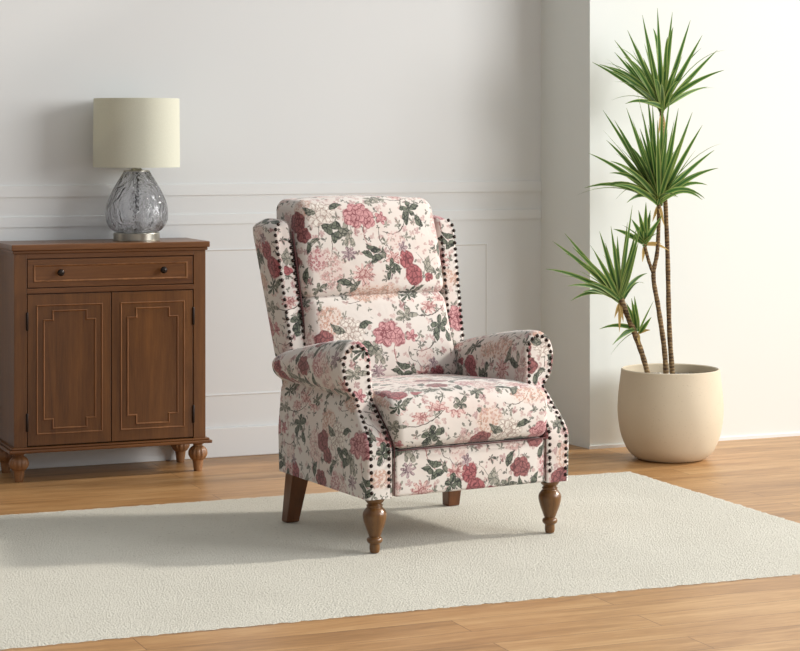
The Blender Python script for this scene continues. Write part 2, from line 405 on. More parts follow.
def scatter(base, vec, scale, n, power, cols, amt, keep):
    nd = t.n('ShaderNodeTexVoronoi'); t.put(nd.inputs['Vector'], vec); nd.inputs['Scale'].default_value = scale
    loc = t.v('SUBTRACT', vec, nd.outputs['Position']); rc = t.sep(nd.outputs['Color'])
    lx, ly, _ = t.sep(t.v('SCALE', loc, scale/.42))
    r = t.v('LENGTH', t.comb(lx, ly, 0)); th = t.m('ADD', t.m('ARCTAN2', ly, lx), t.m('MULTIPLY', rc[0], 6.28))
    cs = t.m('POWER', t.m('ABSOLUTE', t.m('COSINE', t.m('MULTIPLY', th, n/2))), power)
    rel = t.m('DIVIDE', r, t.m('MAXIMUM', t.m('MULTIPLY', cs, t.m('ADD', .65, t.m('MULTIPLY', t.m('SINE', th), .3))), .02))
    mask = t.m('MULTIPLY', t.ss(rel, 1.0, .8), t.m('GREATER_THAN', rc[1], keep))
    c = t.mix(t.m('ADD', t.m('MULTIPLY', rc[2], .6), t.m('MULTIPLY', t.m('SUBTRACT', tex_p, .5), .9), clamp=True), lin(cols[0]), lin(cols[1]))
    return t.mix(t.m('MULTIPLY', mask, amt), base, c)
colr = t.mix(t.m('MULTIPLY', washa, .4), gi['Base'], lin((206, 183, 173)))
colr = scatter(colr, p0, 24, 3, .6, PINK, .55, .35)
colr = scatter(colr, t.v('ADD', p0, (.013, .031, 0)), 17, 5, 1.3, SAGE, .85, .35)
colr = scatter(colr, t.v('ADD', p0, (.213, .131, 0)), 27, 3, 1.6, GREEN, .8, .5)
colr = scatter(colr, t.v('ADD', p0, (.41, .27, 0)), 21, 5, .5, ROSE, .6, .62)
G = {'bloom': g_bloom, 'leaf': g_leaf, 'one': g_one, 'clu': g_clu, 'stem': g_stem}
for (k, x_, y_, sx, sy, ro, cc, N, A) in MOT:
    nd = t.n('ShaderNodeGroup'); nd.node_tree = G[k]; I = nd.inputs
    t.put(I['Col'], colr); t.put(I['P'], t.v('MULTIPLY_ADD', colr, (1e-7, 1e-7, 0), PV));   # chained so that the motifs evaluate one after another
    I['C'].default_value = (x_, y_, 0); I['S'].default_value = (sx, sy, 1)
    I['R'].default_value = R(-ro); I['Dark'].default_value = lin(cc[0]); I['Light'].default_value = lin(cc[1])
    I['N'].default_value = N; I['A'].default_value = A
    t.put(I['Tex'], tex_v if k == 'clu' else tex_p)
    colr = nd.outputs[0]
t.put(go['Color'], colr)

def fabric(name, base=(211, 203, 195), bumpy=.25):
    m, t, p = mat(name)
    uv = t.n('ShaderNodeUVMap'); uv.uv_map = 'UVMap'
    g = t.n('ShaderNodeGroup'); g.node_tree = g_all
    t.put(g.inputs[0], uv.outputs[0]); g.inputs[1].default_value = lin(base)
    t.put(p.inputs['Base Color'], g.outputs[0]); p.inputs['Roughness'].default_value = .85
    p.inputs['Sheen Weight'].default_value = .25; p.inputs['Sheen Roughness'].default_value = .5
    oc = t.n('ShaderNodeTexCoord').outputs['Object']
    weave = t.noise(uv.outputs[0], 900, 2)
    soft = t.noise(oc, 9, 3, .5, dist=.4)
    b1 = t.bump(soft, bumpy, .02); b2 = t.bump(weave, .15, .001, b1)
    t.put(p.inputs['Normal'], b2); return m
M_FAB = fabric('floral_upholstery'); M_FAB_SMOOTH = fabric('floral_upholstery_tight', bumpy=.15)
M_WELT = plain('welt_piping', (84, 46, 46), .8); M_DARKCLOTH = plain('dark_lining', (70, 55, 50), .9)
M_NAIL = plain('bronze_nail', (52, 42, 38), .3, .85)

# ------------------------------------------------------------------ room
struct('floor', box(-4.5, 3.6, -6.9, 2.1, -.05, 0), M_FLOOR)
WY = 1.912
struct('wall_back', box(-4.5, 1.168, WY, WY+.12, 0, 2.8), M_WALL)
bm = bmesh.new(); _pl = [(1.204, 1.556), (3.6, 1.556), (3.6, WY+.12), (1.168, WY+.12), (1.168, WY)]
_a = [bm.verts.new((x, y, 0)) for x, y in _pl]; _b = [bm.verts.new((x, y, 2.8)) for x, y in _pl]
for i in range(5): bm.faces.new((_a[i], _a[(i+1) % 5], _b[(i+1) % 5], _b[i]))
bm.faces.new(_a); bm.faces.new(_b[::-1])
struct('wall_right', bm, M_PILLAR)       # the wall steps forward here
bm = box(-4.5, 1.168, WY-.014, WY, 0, .112, .004, 2); struct('baseboard_back', bm, M_TRIM)
def rail(name, z0, z1, d):
    bm = bmesh.new()
    h = z1-z0
    pr = [(0, z0), (d, z0), (d, z1-.0015), (d-.0015, z1), (0, z1)]
    a = [bm.verts.new((-4.5, WY-y, z)) for y, z in pr]; b = [bm.verts.new((1.168, WY-y, z)) for y, z in pr]
    n = len(pr)
    for i in range(n): bm.faces.new((a[i], a[(i+1) % n], b[(i+1) % n], b[i]))
    bm.faces.new(a); bm.faces.new(b[::-1]); return struct(name, bm, M_TRIM)
rail('trim_1', .993, 1.036, .0055); rail('trim_2', .883, .922, .005)
def frame(name, x0, x1, z0, z1, wd=.008, d=.004):
    bm = bmesh.new()
    prof = [(0, 0), (0, d*.6), (wd*.35, d), (wd*.7, d*.55), (wd, 0)]
    cor = [(x0, z0, 1, 1), (x1, z0, -1, 1), (x1, z1, -1, -1), (x0, z1, 1, -1)]
    rings = [[bm.verts.new((x+sx*o, WY-dd, z+sz*o)) for o, dd in prof] for x, z, sx, sz in cor]
    for i in range(4):
        a, b = rings[i], rings[(i+1) % 4]
        for k in range(len(prof)-1): bm.faces.new((a[k], a[k+1], b[k+1], b[k]))
    struct(name, bm, M_TRIM)
frame('trim_3', -1.75, .93, .232, .788); frame('trim_4', -4.4, -1.92, .232, .788)
struct('baseboard_right', box(1.198, 3.6, 1.549, 1.556, 0, .012), M_TRIM)

# ------------------------------------------------------------------ rug
def rug():
    x0, x1, y0, y1 = -1.85, 1.082, -.74, 1.012
    nx, ny = 460, 280; h = .0028
    bm = bmesh.new(); g = []
    for j in range(ny+1):
        rowv = []
        for i in range(nx+1):
            u, v = i/nx, j/ny; x, y = x0+(x1-x0)*u, y0+(y1-y0)*v
            e = min(i, nx-i, j, ny-j)
            n = noise.noise(Vector((x*60, y*60, 0)))*.5+noise.noise(Vector((x*150, y*150, 3)))*.5
            z = h+n*.0014+noise.noise(Vector((x*4, y*4, 7)))*.0008
            if e < 3: z = (h*.75 if e == 2 else h*.55 if e == 1 else .0005)+n*.002
            if e < 2:
                k = .008*noise.noise(Vector((x*45, y*45, 9)))+.004*noise.noise(Vector((x*130, y*130, 5)))
                if i < 2 or nx-i < 2: x += k
                if j < 2 or ny-j < 2: y += k
            rowv.append(bm.verts.new((x, y, max(z, .0005))))
        g.append(rowv)
    for j in range(ny):
        for i in range(nx): bm.faces.new((g[j][i], g[j][i+1], g[j+1][i+1], g[j+1][i]))
    o = obj('rug', bm, M_RUG); o['label'] = 'cream shaggy wool rug lying on the wooden floor under the armchair'; o['category'] = 'rug'
rug()
RUGZ = .0046

# ------------------------------------------------------------------ armchair
chair = thing('armchair', 'floral upholstered wingback recliner armchair with rolled arms on the cream rug', 'armchair', (-.0235, .0130, 0), R(7.5))
WF = lambda w: .525+.237*(w-.57)          # the depth of the wings' front edge at height w
def face_v(w):                            # how far back the arm front stands at height w
    if w < .30: return -.035
    if w < .47:
        t = (w-.30)/.17; t = t*t*(3-2*t); return -.035+t*.115
    return .080+.01*(w-.47)/.14
def outer_u(w):
    pts = [(.165, .352), (.30, .355), (.40, .347), (.445, .343)]
    if w <= .445:
        for (a, ua), (b, ub) in zip(pts, pts[1:]):
            if w <= b: return ua+(ub-ua)*max(0, (w-a))/(b-a)
    c = .542
    k = max(-1, min(1, (w-c)/(.614-c if w > c else .098)))
    return .322+.058*math.sqrt(max(0, 1-k*k))
def inner_u(w):
    if w <= .45: return .267
    c = .542; k = max(-1, min(1, (w-c)/(.614-c)))
    return .322-.051*math.sqrt(max(0, 1-k*k)) if w > c else .267+(.271-.267)*(w-.45)/(.092)
VR = .585                                 # the arm's rear end
def arm(sgn):
    bm = bmesh.new(); uvl = bm.loops.layers.uv.new('UVMap')
    W_ = [.165+.28*i/14 for i in range(14)]+[.445+.002+.095*i/9 for i in range(9)]+[.542+.072*math.sin(PI/2*i/10) for i in range(11)]
    no = len(W_)
    # section perimeter: outer going up, then inner going down
    per = [('o', w_) for w_ in W_]+[('i', w_) for w_ in reversed(W_[:-1])]
    NV = 26
    def pt(side, w_, s):
        vf = face_v(w_); v_ = vf+(VR-vf)*s
        u_ = outer_u(w_) if side == 'o' else inner_u(w_)
        mid = (outer_u(w_)+inner_u(w_))/2
        ed = 0
        dv = v_-vf
        r_ = .010
        if dv < r_: ed = r_-math.sqrt(max(0, r_*r_-(r_-dv)**2))
        rd = VR-v_; rr = .05
        drop = 0
        if w_ > .46:
            if rd < rr: ed = max(ed, (rr-math.sqrt(max(0, rr*rr-(rr-rd)**2)))*.8)
            drop = .078*max(0, (v_-.12)/.46)**1.35*((w_-.46)/.15)
        elif rd < .012: ed = max(ed, .012-math.sqrt(max(0, .012**2-(.012-rd)**2)))
        # taper in plan, towards the rear
        tp = (.022 if w_ <= .46 else .012)*max(0, v_)/.58 if side == 'o' else 0
        u_ = u_-tp
        d = u_-mid
        u_ = mid+(d-math.copysign(min(ed, abs(d)*.9), d))
        w2 = w_-drop
        if w_ > .60: w2 -= ed*.8
        # soft fullness of the side panel
        if side == 'o' and w_ < .45: u_ += .006*math.sin(PI*(w_-.165)/.3)*math.sin(PI*min(1, s))
        # gathered folds round the roll
        if w_ > .47 and dv > .012: u_ += (.0022 if side == 'o' else -.0015)*math.sin(v_*95+w_*30)*math.exp(-dv*7)
        return (sgn*u_, v_, w2)
    def svals(vf):
        L = VR-vf
        a = [0, .0008, .003, .006, .010, .018]
        b = [L-.05*(1-i/6) for i in range(6)]+[L-.004, L]
        n = 14; m_ = [.018+(L-.05-.018)*i/n for i in range(1, n)]
        return [q/L for q in a+m_+b]
    cols = []; S0 = 0; arc = [0]
    for a, b in zip(per, per[1:]):
        pa, pb = Vector(pt(a[0], a[1], .5)), Vector(pt(b[0], b[1], .5)); arc.append(arc[-1]+(pb-pa).length)
    for (side, w_) in per:
        cols.append([(bm.verts.new(pt(side, w_, s)), face_v(w_)+(VR-face_v(w_))*s) for s in svals(face_v(w_))])
    for i in range(len(cols)-1):
        for j in range(len(cols[0])-1):
            a, b, c, d = cols[i][j], cols[i][j+1], cols[i+1][j+1], cols[i+1][j]
            f = bm.faces.new([q[0] for q in (a, b, c, d)])
            for l, (q, ar) in zip(f.loops, ((a, arc[i]), (b, arc[i]), (c, arc[i+1]), (d, arc[i+1]))):
                l[uvl].uv = ((q[1]*sgn+.02 if sgn < 0 else q[1])+(.0 if sgn < 0 else .33), ar+(.44 if sgn < 0 else .17))
    # front and rear faces: strips between the outer and the inner edge at each height
    n = len(per)
    for j in (0, len(cols[0])-1):
        for i in range(no-1):
            k = n-1-i
            a, b = cols[i][j][0], cols[i+1][j][0]; c, d = cols[n-2-i][j][0], cols[n-1-i][j][0]
            vs = [a, b, c, d] if c != b else [a, b, d]
            try: f = bm.faces.new(vs)
            except ValueError: continue
            for l in f.loops: l[uvl].uv = (l.vert.co.x+.12+(.29 if sgn < 0 else 0), l.vert.co.z+(.13 if sgn < 0 else .03))
    # underside
    for j in range(len(cols[0])-1):
        f = bm.faces.new((cols[0][j][0], cols[0][j+1][0], cols[-1][j+1][0], cols[-1][j][0]))
    o = obj('armrest', bm, M_FAB, chair, angle=50)
    return o
armL = arm(-1); armR = arm(1)

# base box under the seat (upholstered rails, dark from below)
bm = rbox(.262, .27, .075, .008, 4, 4, 2); base = obj('seat_base', bm, M_FAB_SMOOTH, chair, loc=(0, .285, .245))
# front footrest panel
def dfp(x, y, z): return (x, y-.006*math.cos(x/.27*PI/2)*math.cos(z/.07*PI/2*.9), z)
obj('footrest', rbox(.262, .018, .0675, .010, 14, 2, 8, dfp, uvoff=(.18, .47)), M_FAB, chair, loc=(0, -.018, .2345))
# back shell between and behind the wings
def dshell(x, y, z):
    W0 = z+.58; return (x, y+.237*(W0-.57), z)
obj('back_shell', rbox(.30, .055, .365, .03, 10, 3, 12, dshell, uvoff=(.1, .2)), M_FAB, chair, loc=(0, .615, .58))

# seat cushion
def dseat(x, y, z):
    # local: x +-.28, y +-.25, z +-.085 about (0,.215,.385)
    fr = max(0, min(1, (-y-.13)/.13))         # the front part
    top = max(0, min(1, (z+.085)/.17))
    cx = 1-(x/.285)**2; cy = 1-(y/.26)**2
    z2 = z+.010*top*max(0, cx)**.7*(.5+.5*max(0, cy))-.016*top*fr*fr-.014*top*max(0, min(1, (y+.1)/.3))
    # the front narrows towards the lower edge
    k = 1+.055*top*fr-.02*(1-top)
    if abs(x) > .2 and fr > 0: pass
    y2 = y-.016*fr*math.sin(PI*min(1, top*.9))*max(0, cx)**.3
    y2 += .022*top*top*fr
    z2 -= .012*top*max(0, abs(x)/.285)**4
    return (x*k, y2, z2)
obj('seat_cushion', rbox(.268, .255, .080, .028, 18, 14, 5, dseat, uvoff=(.42, .28), k=6), M_FAB, chair, loc=(0, .205, .386))

# back cushions
def lean(w_): return .237*(w_-.57)
def dlum(x, y, z):
    w_ = z+.575
    f = max(0, min(1, (-y+.07)/.14))
    k = 1+.06*max(0, -z/.14)-.03*max(0, z/.14)
    y2 = y-f*(.028*max(0, 1-(x/.29)**2)**.7*max(0, 1-(z/.15)**2)**.6)
    return (x*k, y2+lean(w_), z+ (.008*math.cos(x/.28*PI/2) if z > .1 else 0))
obj('lumbar_cushion', rbox(.268, .07, .145, .042, 16, 3, 10, dlum, uvoff=(0, .575), k=6), M_FAB, chair, loc=(0, .565, .570))
def dpil(x, y, z):
    w_ = z+.87
    f = max(0, min(1, (-y+.085)/.17))
    y2 = y-f*(.030*max(0, 1-(x/.27)**2)**.7*max(0, 1-(z/.17)**2)**.5)
    k = 1-.055*max(0, z/.16)
    return (x*k, y2+lean(w_), z+.010*math.cos(x/.26*PI/2)*(1 if z > 0 else 0)*max(0, z/.15))
obj('head_pillow', rbox(.262, .092, .154, .036, 16, 4, 11, dpil, uvoff=(0, .865), k=6), M_FAB, chair, loc=(0, .588, .8575))
# dark welts: beside the cushions, under the seat front and down the footrest's sides
for sg in (-1, 1):
    pts = [(sg*(.262+.008*(w_-.56)/.4), WF(w_)-.003, w_) for w_ in [.56+.355*i/24 for i in range(25)]]
    if sg < 0: obj('welt', tube(pts, .0032, 8), M_WELT, chair)
    pts = [(sg*(.2645+.012*max(0, (w_-.31)/.13)), face_v(w_)-.002, w_) for w_ in [.172+.255*i/24 for i in range(25)]]
    obj('welt', tube(pts, .0018, 8), M_WELT, chair)
obj('welt', tube([(-.258+.516*i/20, -.044-.006*math.cos((i/10-1)*PI/2), .3035) for i in range(21)], .0019, 8), M_WELT, chair)

# wings
def wing(sg):
    hz = .224; hy = .068; cz = .729
    def d(x, y, z):
        w_ = z+cz
        tw = max(0, min(1, (w_-.5)/.46))
        # x: outward positive
        xo = x*sg
        y2 = y*(1.0+.35*tw)+lean(w_)+.065*(.35*tw)
        # rounded top outer corner and top falling to the back
        top = max(0, (w_-.88)/.085)
        z2 = z-.020*top*max(0, (y/hy))**2-.010*top*max(0, (-y/hy))**2-.018*top*top*max(0, xo/.036)
        x2 = xo-.012*top*top*(1 if xo > 0 else 0)+.020*tw
        if y > 0: x2 -= .012*(y/hy)
        return (sg*x2, y2, z2)
    bm = rbox(.036, hy, hz, .020, 3, 6, 18, d, uvoff=(.25 if sg < 0 else .05, .33), k=5)
    return obj('wing', bm, M_FAB, chair, loc=(sg*.287, .525+hy, cz))
wL, wR = wing(-1), wing(1)

# nail heads
nbm = bmesh.new()
prof = [(.0062*math.cos(a), .0045*math.sin(a)) for a in [i*PI/2/4 for i in range(4)]]+[(.0006, .0045)]
lathe(prof, 10, bm=nbm)
bmesh.ops.rotate(nbm, cent=(0, 0, 0), matrix=Matrix.Rotation(R(90), 3, 'X'), verts=nbm.verts)   # dome faces -y
nail_proto = obj('nailhead', nbm, M_NAIL, armL)
nail_me = nail_proto.data; first = [nail_proto]
def spaced(path, step):
    out = []; path = [Vector(p) for p in path]; acc = 0; out.append(path[0])
    for a, b in zip(path, path[1:]):
        L = (b-a).length; d = step-acc
        while d <= L: out.append(a.lerp(b, d/L)); d += step
        acc = (acc+L) % step if L else acc
        acc = L-(d-step)
    return out
def nails(par, pts, tilt=0, limit=999):
    rest = bmesh.new(); nrest = 0
    for i, p in enumerate(pts):
        loc = Vector(p)-Vector(par.location)
        if i < limit:
            if first: o = first.pop()
            else: o = link(nail_proto.copy())
            o.parent = par; o.location = loc; o.rotation_euler = (tilt(p) if callable(tilt) else tilt, 0, 0)
        else:
            tmp = bmesh.new(); tmp.from_mesh(nail_me)
            tmp.transform(Matrix.Translation(loc) @ Matrix.Rotation(tilt if not callable(tilt) else tilt(p), 4, 'X'))
            me = bpy.data.meshes.new('t'); tmp.to_mesh(me); tmp.free(); rest.from_mesh(me); bpy.data.meshes.remove(me); nrest += 1
    if nrest:
        o = obj('nailhead', rest, M_NAIL, par); o['kind'] = 'stuff'
    else: rest.free()
for sg, a in ((-1, armL), (1, armR)):
    ins = .014
    path = []
    for i in range(60):
        w_ = .185+(.595-.185)*i/59
        u_ = outer_u(w_)-ins if w_ < .55 else None
        if w_ < .55: path.append((sg*u_, face_v(w_), w_))
    for i in range(1, 24):
        an = PI*i/24
        path.append((sg*(.322+.041*math.cos(an)), face_v(.56), .55+.049*math.sin(an)))
    for i in range(50):
        w_ = .548-(.548-.185)*i/49
        u_ = inner_u(w_)+ins
        path.append((sg*u_, face_v(w_), w_))
    def til(p):
        s = (face_v(p.z+.005)-face_v(p.z-.005))/.01
        return -math.atan(s)
    nails(a, [Vector(q) for q in spaced(path, .0198)], til)
LEAN = -math.atan(.237)
def wing_nails(sg, wg, lim_o, lim_i):
    outer, inner = [], []
    for i in range(80):
        w_ = .525+.40*i/79
        w_ = min(w_, .918)
        tw = (w_-.5)/.46
        uo = .287+.036+.020*tw-.011
        outer.append((sg*uo, WF(w_)-.0015, w_))
    for i in range(1, 9):
        a = PI/2*i/9
        outer.append((sg*(.287+.020+.025-.022*(1-math.cos(a))-.012), WF(.925+.02*math.sin(a))+.001, .925+.020*math.sin(a)))
    for i in range(60):
        w_ = .525+.37*i/59
        tw = (w_-.5)/.46
        inner.append((sg*(.287-.036+.020*tw+.012), WF(w_)-.0015, w_))
    nails(wg, spaced(outer, .0205)[::-1], LEAN, lim_o); nails(wg, spaced(inner, .0205)[::-1], LEAN, lim_i)
wing_nails(1, wR, 8, 0); wing_nails(-1, wL, 0, 0)

# legs
LEGP = [(.0315, .172), (.0315, .163), (.029, .154), (.0235, .146), (.0205, .1435), (.0205, .141), (.0235, .1395), (.024, .136), (.0225, .133), (.027, .128), (.0335, .118), (.035, .108), (.033, .094), (.028, .077), (.0215, .060), (.0175, .049), (.0165, .0465), (.0215, .043), (.0235, .037), (.0215, .031), (.017, .027), (.0150, .0245), (.0155, .012), (.0135, .002), (.012, .0)]
for sg in (-1, 1):
    p = smooth_profile(LEGP[::-1], 3)
    o = obj('leg', lathe(p, 36), M_LEG, chair, loc=(sg*.307, .004, RUGZ)); o['label'] = 'turned wooden front leg'
for sg in (-1, 1):
    bm = bmesh.new()
    zs = [0, .168]; sec = []
    for z, cx_, cy_, h_ in ((0, sg*.296, .566, .0215), (.180, sg*.284, .530, .031)):
        sec.append([bm.verts.new((cx_+a*h_, cy_+b*h_*.9, z+RUGZ)) for a, b in ((-1, -1), (1, -1), (1, 1), (-1, 1))])
    for i in range(4): bm.faces.new((sec[0][i], sec[0][(i+1) % 4], sec[1][(i+1) % 4], sec[1][i]))
    bm.faces.new(sec[0][::-1]); bm.faces.new(sec[1])
    bmesh.ops.bevel(bm, geom=list(bm.edges), offset=.002, segments=2, affect='EDGES')
    o = obj('leg', bm, M_REARLEG, chair, smooth=False); o['label'] = 'plain square splayed rear leg'

# ------------------------------------------------------------------ sideboard cabinet
X0, X1, YF, YB = -1.034, -.335, 1.612, 1.893
ZB, ZT = .122, .803
cab = thing('cabinet', 'brown wooden cabinet with a drawer, notched panel doors and carved feet against the wall', 'cabinet', ((X0+X1)/2, (YF+YB)/2, 0))
def cob(name, bm, m, parent=cab, smooth=False):
    bmesh.ops.translate(bm, vec=(-cab.location.x, -cab.location.y, 0), verts=bm.verts)
    return obj(name, bm, m, parent, smooth)
st = .045
bm = box(X0, X1, YF+.018, YB, ZB, ZT, .0015)
cob('body', bm, M_CAB_V)
for xa in (X0, X1-st):
    cob('stile', box(xa, xa+st, YF, YF+.02, ZB, ZT, .0015), M_CAB_V)
cob('rail', box(X0+st, X1-st, YF, YF+.0195, .785, ZT, .0015), M_CAB_H)
cob('rail', box(X0+st, X1-st, YF, YF+.0195, .662, .680, .0015), M_CAB_H)
# worktop with stepped moulding
bm = bmesh.new(); bx(bm, X0-.012, X1+.012, YF-.016, YB+.006, .814, .835, .003, 2); bx(bm, X0-.006, X1+.006, YF-.008, YB, .803, .8145, .003, 2)
cob('top', bm, M_CAB_H)
bm = bmesh.new(); bx(bm, X0-.020, X1+.020, YF-.020, YB+.006, .104, .115, .003, 2); bx(bm, X0-.012, X1+.012, YF-.012, YB, .115, .1225, .003, 2)
cob('plinth', bm, M_CAB_H)
def moulding(bm, poly, y, wd, d):
    """raised bead around a closed polygon (x,z) on a face at depth y"""
    n = len(poly)
    # orthogonal polygon: offset inwards by moving each edge along its normal
    def off(o):
        out = []
        for i in range(n):
            p0, p1, p2 = poly[i-1], poly[i], poly[(i+1) % n]
            e1 = (p1[0]-p0[0], p1[1]-p0[1]); e2 = (p2[0]-p1[0], p2[1]-p1[1])
            l1 = math.hypot(*e1); l2 = math.hypot(*e2)
            n1 = (-e1[1]/l1, e1[0]/l1); n2 = (-e2[1]/l2, e2[0]/l2)
            out.append((p1[0]+(n1[0]+n2[0])*o, p1[1]+(n1[1]+n2[1])*o))
        return out
    prof = [(0, .0), (.0, d*.7), (wd*.35, d), (wd*.8, d*.5), (wd, 0)]
    rings = [[bm.verts.new((x, y-dd, z)) for x, z in off(o)] for o, dd in prof]
    for a, b in zip(rings, rings[1:]):
        for i in range(n): bm.faces.new((a[i], a[(i+1) % n], b[(i+1) % n], b[i]))
# drawer
dr = cob('drawer', box(X0+st+.003, X1-st-.003, YF+.002, YF+.018, .683, .782, .001), M_CAB_H)
bm = bmesh.new(); rc = [(X0+st+.024, .702), (X1-st-.024, .702), (X1-st-.024, .763), (X0+st+.024, .763)]
moulding(bm, rc, YF+.002, .007, .004); cob('drawer_moulding', bm, M_BEAD, dr)
for kx in (-.497, (X0+X1)-(-.497)):
    bm = lathe([(.0045, 0), (.0045, .010), (.010, .014), (.0125, .019), (.0125, .023), (.009, .028), (.002, .0295)], 24)
    bmesh.ops.rotate(bm, cent=(0, 0, 0), matrix=Matrix.Rotation(R(90), 3, 'X'), verts=bm.verts)
    bmesh.ops.translate(bm, vec=(kx, YF+.002, .735), verts=bm.verts)
    o = cob('knob', bm, plain('dark_knob', (48, 40, 36), .25, .7), dr, True); o['label'] = 'round dark metal knob'
# doors
xm = (X0+X1)/2
for (xa, xb, hs) in ((X0+st+.003, xm-.0015, -1), (xm+.0015, X1-st-.003, 1)):
    d_ = cob('door', box(xa, xb, YF+.002, YF+.018, .127, .659, .001), M_CAB_V)
    xi0, xi1, zi0, zi1 = xa+.031, xb-.031, .165, .622
    bm = bmesh.new(); moulding(bm, [(xi0, zi0), (xi1, zi0), (xi1, zi1), (xi0, zi1)], YF+.002, .006, -.003+.007)
    nt = .032; a0, a1, b0, b1 = xi0+.024, xi1-.024, zi0+.018+.0, zi1-.020
    poly = [(a0+nt, b0), (a1-nt, b0), (a1-nt, b0+nt), (a1, b0+nt), (a1, b1-nt), (a1-nt, b1-nt), (a1-nt, b1), (a0+nt, b1), (a0+nt, b1-nt), (a0, b1-nt), (a0, b0+nt), (a0+nt, b0+nt)]
    moulding(bm, poly, YF+.002, .006, .0045)
    cob('door_moulding', bm, M_BEAD, d_)
    for zc in (.21, .565):
        hx = xb+.002 if hs > 0 else xa-.002
        bm = lathe([(.003, zc-.032), (.0045, zc-.030), (.0045, zc+.030), (.003, zc+.032)], 12, hx, YF-.0005)
        cob('hinge', bm, plain('dark_hinge', (44, 34, 30), .4, .6), d_, True)
# feet
FP = [(.013, .0), (.0150, .004), (.0195, .036), (.0215, .041), (.0270, .045), (.0335, .056), (.0350, .066), (.0320, .078), (.0240, .087), (.0170, .092), (.0170, .096), (.0215, .099), (.0220, .105)]
def fl_(a, z):
    k = max(0, 1-abs(z-.066)/.026); return 1-.11*k**.5*(abs(math.sin(a*6))**.6*-1+1)
for fx in (X0+.022, X1-.022):
    for fy in (YF+.024, YB-.036):
        bm = lathe(smooth_profile(FP, 4), 72, fx, fy, flute=fl_); cob('foot', bm, M_FOOT, cab, True)

# ------------------------------------------------------------------ table lamp
LX, LY = -.557, 1.742
lamp = thing('table_lamp', 'table lamp with cream drum shade and smoky rippled glass body standing on the cabinet', 'lamp', (LX, LY, .835))
def shade_mat():
    m, t, p = mat('cream_shade_linen'); oc = t.n('ShaderNodeTexCoord').outputs['Object']
    nz = t.noise(oc, 260, 2)
    col = t.mix(nz, lin((212, 211, 194)), lin((224, 224, 208)))
    t.put(p.inputs['Base Color'], col); p.inputs['Roughness'].default_value = .9
    tr = t.n('ShaderNodeBsdfTranslucent'); t.put(tr.inputs[0], col)
    mx = t.n('ShaderNodeMixShader'); mx.inputs[0].default_value = .25
    t.put(mx.inputs[1], p.outputs[0]); t.put(mx.inputs[2], tr.outputs[0])
    t.t.links.new(mx.outputs[0], m.node_tree.nodes['Material Output'].inputs[0]); return m
def glass_mat():
    m, t, p = mat('smoky_glass')
    p.inputs['Base Color'].default_value = lin((232, 232, 234)); p.inputs['Roughness'].default_value = .02
    p.inputs['Transmission Weight'].default_value = 1; p.inputs['IOR'].default_value = 1.45
    oc = t.n('ShaderNodeTexCoord').outputs['Object']
    mp = t.n('ShaderNodeMapping'); t.put(mp.inputs['Vector'], oc); mp.inputs['Scale'].default_value = (1, 1, .45)
    t.put(p.inputs['Normal'], t.bump(t.noise(mp.outputs[0], 26, 3, .55, dist=1.2), .9, .016)); return m
M_STEEL = plain('brushed_steel', (176, 172, 160), .28, 1.0)
z0 = .835
def lob(name, bm, m, smooth=True, angle=None):
    bmesh.ops.translate(bm, vec=(0, 0, -z0), verts=bm.verts)
    return obj(name, bm, m, lamp, smooth, angle=angle)
lob('base', lathe([(.086, z0), (.0865, z0+.003), (.084, z0+.0045), (.084, z0+.027), (.0825, z0+.0295), (.068, z0+.0300)], 64), M_STEEL, angle=30)
GP = smooth_profile([(.070, z0+.0302), (.088, .873), (.104, .893), (.1125, .920), (.113, .945), (.107, .972), (.094, 1.004), (.077, 1.038), (.060, 1.066), (.046, 1.088)], 6)
def rip(a, z): return 1+.016*math.sin(a*15+z*12)+.007*math.sin(a*6-z*60)
inner = [(r-.004, z+(.003 if i == 0 else 0)) for i, (r, z) in enumerate(GP)]
lob('glass_body', lathe(GP+inner[::-1], 96, flute=rip, closed=True), glass_mat())
lob('collar', lathe([(.047, 1.087), (.047, 1.0905), (.020, 1.093), (.018, 1.098)], 48), M_STEEL, angle=30)
lob('neck', lathe([(.016, 1.092), (.016, 1.105), (.019, 1.106), (.019, 1.118), (.012, 1.120), (.012, 1.15)], 32), M_STEEL, angle=30)
pts = [(.004*math.cos(i*1.3), .004*math.sin(i*1.3), .858+i*.0058) for i in range(41)]
lob('cord', tube(pts, .0065, 10), plain('dark_cord', (36, 34, 34), .6))
sh = [(.1575, 1.103), (.1555, 1.353), (.1535, 1.353), (.1555, 1.103)]
lob('shade', lathe(sh, 96, closed=True), shade_mat(), angle=40)
bm = bmesh.new()
for a in (0, 2*PI/3, 4*PI/3):
    tube([(.01*math.cos(a), .01*math.sin(a), 1.150), (.154*math.cos(a), .154*math.sin(a), 1.150)], .002, 6, bm)
lob('shade_spider', bm, M_STEEL)

